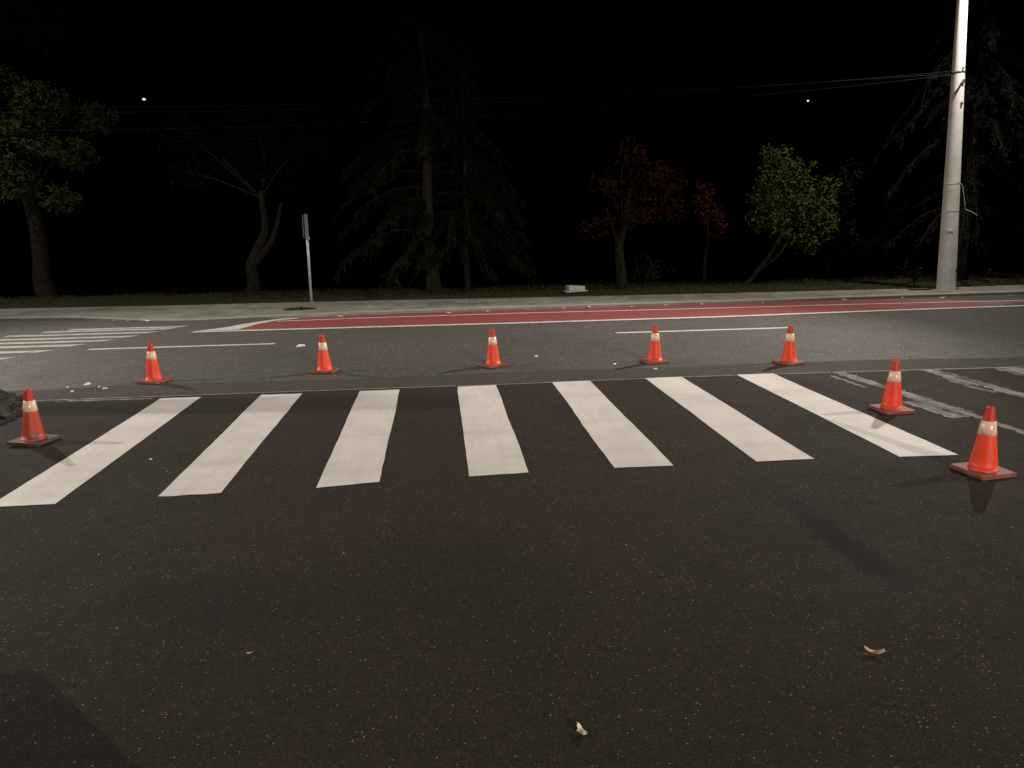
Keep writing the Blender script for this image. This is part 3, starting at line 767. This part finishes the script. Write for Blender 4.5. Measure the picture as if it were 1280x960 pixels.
# verge grass (uncountable)
V = []; Fc = []
for k in range(30000):
    x = rnd.uniform(-13, 15); yb = interp(KB, x); d = rnd.random() ** 1.1 * 3.2
    if noise.noise((x * .8, d * 1.2, 3)) < -.28 and rnd.random() < .8: continue
    y = yb + .02 + d
    hh = rnd.uniform(.025, .075) * (1 + .5 * noise.noise((x * .5, d, 0)))
    z = .045 + min(d, 1.4) * .018 - .005; a = rnd.uniform(0, 6.283); w = rnd.uniform(.004, .009); b = len(V)
    dx, dy = rnd.gauss(0, .02), rnd.gauss(0, .02)
    V += [(x - w * math.cos(a), y - w * math.sin(a), z), (x + w * math.cos(a), y + w * math.sin(a), z), (x + dx, y + dy, z + hh)]; Fc.append((b, b + 1, b + 2))
tag(mesh_obj('grass', V, Fc, M['grass']), 'short patchy verge grass between the far pavement and the trees', 'grass', kind='stuff')

# ------------------------------------------------------------------ street furniture
# edge-on sign
root = empty('road_sign', (-2.66, 15.80, .07)); root.rotation_euler = (R(.2), R(.8), R(8))
V = []; Fc = []; tube_data(V, Fc, [(0, 0, -.05), (0, 0, 1.85)], .025, 14); mesh_obj('post', V, Fc, M['steel'], root, True)
bm = bmesh.new(); add_box(bm, (-.065, -.03, 1.62), (.014, .40, .46), 0, .004); bm_obj('sign_plate', bm, M['sign_face'], root)
bm = bmesh.new()
for (y, z, sy, sz) in ((-.23, 1.62, .02, .46), (.17, 1.62, .02, .46), (-.03, 1.86, .42, .02), (-.03, 1.38, .42, .02)): add_box(bm, (0, y, z), (.062, sy, sz), 0, .004)
bm_obj('sign_frame', bm, M['dull_steel'], root)
bm = bmesh.new(); add_box(bm, (.010, -.0, 1.39), (.08, .08, .06), 0, .008); bm_obj('clamp', bm, M['steel'], root)
tag(root, 'edge-on road sign on a thin grey steel post by the red lane', 'road sign')

def spot(loc, aim, power, size=164, blend=1.0, rad=.07, col=(1, .925, .83)):
    ld = bpy.data.lights.new('lamp_light', 'SPOT'); ld.energy = power; ld.spot_size = R(size); ld.spot_blend = blend; ld.shadow_soft_size = rad; ld.color = col
    o = bpy.data.objects.new('lamp_light', ld); COL.objects.link(o); o.location = loc
    o.rotation_euler = (Vector(aim) - Vector(loc)).to_track_quat('-Z', 'Y').to_euler(); return o

def lamp_head(root, arm_pts, head, yaw):
    V = []; Fc = []; tube_data(V, Fc, smooth_path(arm_pts, 5), .028, 10); mesh_obj('arm', V, Fc, M['steel'], root, True)
    bm = bmesh.new(); add_box(bm, (head[0], head[1], head[2] + .07), (.26, .62, .09), yaw, .03); bm_obj('lamp_head', bm, M['dark_metal'], root)
    bm = bmesh.new(); add_box(bm, (head[0], head[1], head[2] + .018), (.18, .38, .012), yaw, .003); bm_obj('lens', bm, M['lens'], root)

# tall concrete pole on the far pavement, carrying a street lamp above the frame
PB = Vector((10.72, 14.92, .06)); LEAN = Vector((-.030, .020, 1.0))
root = empty('concrete_lamp_pole', PB)
V = []; Fc = []; H = 7.6
tube_data(V, Fc, [LEAN * (H * i / 20) for i in range(-1, 21)], [.183 - .114 * i / 20 for i in range(-1, 21)], 32); mesh_obj('shaft', V, Fc, M['pole_concrete'], root, True)
def ring(z, hgt=.03, dr=.004, mat='steel', name='band'):
    V = []; Fc = []; r = .183 - .114 * z / H + dr
    tube_data(V, Fc, [LEAN * z, LEAN * (z + hgt)], r, 32); return mesh_obj(name, V, Fc, M[mat], root, True)
ring(4.33, .035, .004, 'dark_metal'); ring(2.17, .012, .003, 'stone'); ring(1.62, .012, .003, 'stone')
def on_pole(z, ang, dr=0.0):
    r = .183 - .114 * z / H + dr; a = R(ang); return LEAN * z + Vector((math.cos(a) * r, math.sin(a) * r, 0))
V = []; Fc = []; tube_data(V, Fc, smooth_path([on_pole(3.95, -150, .01), on_pole(4.0, -125, .035), on_pole(4.12, -105, .045), on_pole(4.2, -80, .03)], 4), .014, 8); mesh_obj('bracket', V, Fc, M['dark_metal'], root)
for (z_, a_, s_) in ((4.17, -78, (.05, .05, .06)), (3.74, -85, (.035, .04, .045)), (4.42, -85, (.03, .035, .03))):
    bm = bmesh.new(); add_box(bm, on_pole(z_, a_, .013), s_, 0, .005); bm_obj('bolt_block', bm, M['dark_metal'], root)
bm = bmesh.new(); p = on_pole(1.24, -118, .004); add_box(bm, p, (.11, .012, .045), R(-28), .003); bm_obj('number_plate', bm, M['litter'], root)
V = []; Fc = []; tube_data(V, Fc, smooth_path([on_pole(2.18, -20, .01), on_pole(2.1, -15, .06), on_pole(1.75, -12, .12), on_pole(1.66, -8, .14), on_pole(1.6, -8, .28), on_pole(1.52, -5, .42)], 5), .009, 6); mesh_obj('loose_cable', V, Fc, M['wire_light'], root, True)
HA = Vector((.15, -1.45, 7.10))
lamp_head(root, [LEAN * 7.25 + Vector((0, -.1, 0)), Vector((-.05, -.45, 7.50)), Vector((.05, -.95, 7.40)), HA + Vector((0, .15, .10))], HA, R(5))
tag(root, 'tall pale concrete pole standing on the far pavement at the right', 'lamp pole')

def steel_lamp(base, head, label):
    """street lamp on a steel mast"""
    root = empty('street_lamp', base); h = Vector(head) - Vector(base)
    V = []; Fc = []; tube_data(V, Fc, [(0, 0, -.02), (0, 0, .8), (0, 0, h.z + .1)], [.10, .075, .045], 18); mesh_obj('mast', V, Fc, M['steel'], root, True)
    lamp_head(root, [Vector((0, 0, h.z + .05)), Vector((h.x * .4, h.y * .4, h.z + .3)), Vector((h.x * .9, h.y * .9, h.z + .12))], h, math.atan2(h.y, h.x) - R(90))
    return tag(root, label, 'street lamp', 'street lamps around the junction')
LA = PB + HA
LB = Vector((-12.6, 17.2, 7.2)); steel_lamp((-13.0, 18.3, .05), LB, 'street lamp on the far pavement beyond the left tree')
LCc = Vector((13.2, 6.3, 7.0)); steel_lamp((13.6, 4.6, 0), LCc, 'street lamp at the near right corner of the junction')
LD = Vector((-14.0, 8.5, 7.0)); steel_lamp((-14.2, 7.2, 0), LD, 'street lamp at the near left corner of the junction')
LFILL = Vector((8.0, -17.0, 7.2)); steel_lamp((9.6, -17.4, 0), LFILL, 'added fill lamp on a mast behind the viewpoint')  # added lamp behind the camera, fills the fronts of the cones
dz = Vector((0, 0, -.02))
spot(LA + dz, (-2.4, 9.0, 0), 8000, 74)
spot(LB + dz, (1.2, 9.4, 0), 4500, 74)
spot(LCc + dz, (2.0, 8.0, 0), 3200, 84)
spot(LD + dz, (-2.0, 8.0, 0), 5200, 84)
spot(LFILL + dz, (.9, 6.2, 0), 23000, 35)
spot(LA + dz, LA + Vector((-.45, .40, -1)), 2100, 124)
spot(LB + dz, LB + Vector((.6, -.1, -1)), 1500, 140)

# far lamps seen as pin points
for (x, z, s, lb) in ((-13.95 * 2.25, 15.95, .17, 'tiny bright far lamp high above the crooked tree at the left'), (19.89 * 2.25, 15.12, .13, 'tiny far lamp under the cables left of the concrete pole')):
    root = empty('distant_lamp', (x, 90, -2.0))
    V = []; Fc = []; tube_data(V, Fc, [(0, .12, 0), (0, .12, z + 2.05)], [.08, .04], 10); mesh_obj('mast', V, Fc, M['dark_metal'], root)
    bm = bmesh.new(); bmesh.ops.create_uvsphere(bm, u_segments=14, v_segments=8, radius=s)
    for v in bm.verts: v.co.z = v.co.z * .7 + z + 2.0
    bm_obj('bulb', bm, M['far_lens'], root, True)
    tag(root, lb, 'street lamp', 'far lamps beyond the trees')

# overhead cables running left from the concrete pole
att = PB + LEAN * 4.33
for i, (dz_, sag, dy) in enumerate(((.0, .55, 0), (.05, .75, .04), (-.03, .95, -.04))):
    V = []; Fc = []; a = att + Vector((-.14, dy, dz_)); b = Vector((-26, 20.2, 5.3 + dz_ * 3)); pts = []
    for k in range(41):
        s = k / 40; p = a.lerp(b, s); p.z -= 4 * sag * s * (1 - s); pts.append(p)
    tube_data(V, Fc, pts, .006, 6); o = mesh_obj('overhead_cable', V, Fc, M['cable'], None, True)
    tag(o, 'thin overhead cable running left from the concrete pole in a bundle of three', 'cable', 'overhead cables')
root = empty('concrete_post', (-26, 20.3, 0))
V = []; Fc = []; tube_data(V, Fc, [(0, 0, -.1), (0, 0, 7)], [.19, .13], 20); mesh_obj('shaft', V, Fc, M['pole_concrete'], root, True)
tag(root, 'far concrete pole holding the other end of the cables', 'lamp pole')

# outside the frame: a concrete post and a low cabinet added at the left only to cast shadows on the asphalt
root = empty('concrete_post', (-7.6, 7.82, 0))  # added unseen post, casts the band shadow
V = []; Fc = []; tube_data(V, Fc, [(0, 0, -.05), (0, 0, 1.8), (0, 0, 3.7)], [.19, .175, .16], 24); mesh_obj('shaft', V, Fc, M['pole_concrete'], root, True)
V = []; Fc = []; tube_data(V, Fc, [(0, 0, 3.70), (0, 0, 3.76)], [.18, .15], 24); mesh_obj('cap', V, Fc, M['kerb'], root)
tag(root, 'unseen short concrete post added beyond the rubble heap to cast a shadow', 'post')
root = empty('shadow_cabinet', (-2.66, 2.75, 0), R(-45))
bm = bmesh.new(); add_box(bm, (0, 0, .35), (1.0, .5, .60), 0, .01); bm_obj('casing', bm, M['cabinet'], root)
bm = bmesh.new(); add_box(bm, (0, 0, .675), (1.06, .56, .05), 0, .01); bm_obj('lid', bm, M['cabinet'], root)
bm = bmesh.new(); add_box(bm, (0, 0, .03), (.96, .46, .06), 0); bm_obj('plinth', bm, M['kerb'], root)
bm = bmesh.new(); add_box(bm, (-.24, -.256, .36), (.46, .012, .52), 0, .003); bm_obj('door', bm, M['cabinet'], root)
bm = bmesh.new(); add_box(bm, (.24, -.256, .36), (.46, .012, .52), 0, .003); bm_obj('door', bm, M['cabinet'], root)
tag(root, 'unseen low grey cabinet added at the near left corner to cast a shadow', 'cabinet')

# ------------------------------------------------------------------ sky
w = bpy.data.worlds.new('World'); SC.world = w; w.use_nodes = True
nt = w.node_tree; nt.nodes.clear()
sky = nt.nodes.new('ShaderNodeTexSky'); sky.sky_type = 'NISHITA'; sky.sun_disc = False
sky.sun_elevation = R(-7); sky.sun_rotation = R(180)
bg = nt.nodes.new('ShaderNodeBackground'); bg.inputs['Strength'].default_value = .12
wo = nt.nodes.new('ShaderNodeOutputWorld'); nt.links.new(sky.outputs[0], bg.inputs[0]); nt.links.new(bg.outputs[0], wo.inputs[0])

# ------------------------------------------------------------------ camera
f_ = Vector((.0912, .9733, -.2109)).normalized(); r_ = Vector((.9949, -.0984, -.0239)); r_ = (r_ - f_ * r_.dot(f_)).normalized(); u_ = r_.cross(f_)
cd = bpy.data.cameras.new('camera'); cam = bpy.data.objects.new('camera', cd); COL.objects.link(cam)
cam.matrix_world = Matrix(((r_.x, u_.x, -f_.x, 0), (r_.y, u_.y, -f_.y, 0), (r_.z, u_.z, -f_.z, 1.6559), (0, 0, 0, 1)))
cd.sensor_width = 36; cd.lens = 930 / 1280 * 36; cd.clip_end = 2000; cd.clip_start = .05
SC.camera = cam
SC.view_settings.view_transform = 'Standard'; SC.view_settings.look = 'None'; SC.view_settings.exposure = -.1; SC.view_settings.gamma = 1
SC.render.engine = 'CYCLES'
SC.cycles.use_denoising = True
SC.cycles.max_bounces = 5; SC.cycles.diffuse_bounces = 2; SC.cycles.glossy_bounces = 2; SC.cycles.transparent_max_bounces = 8
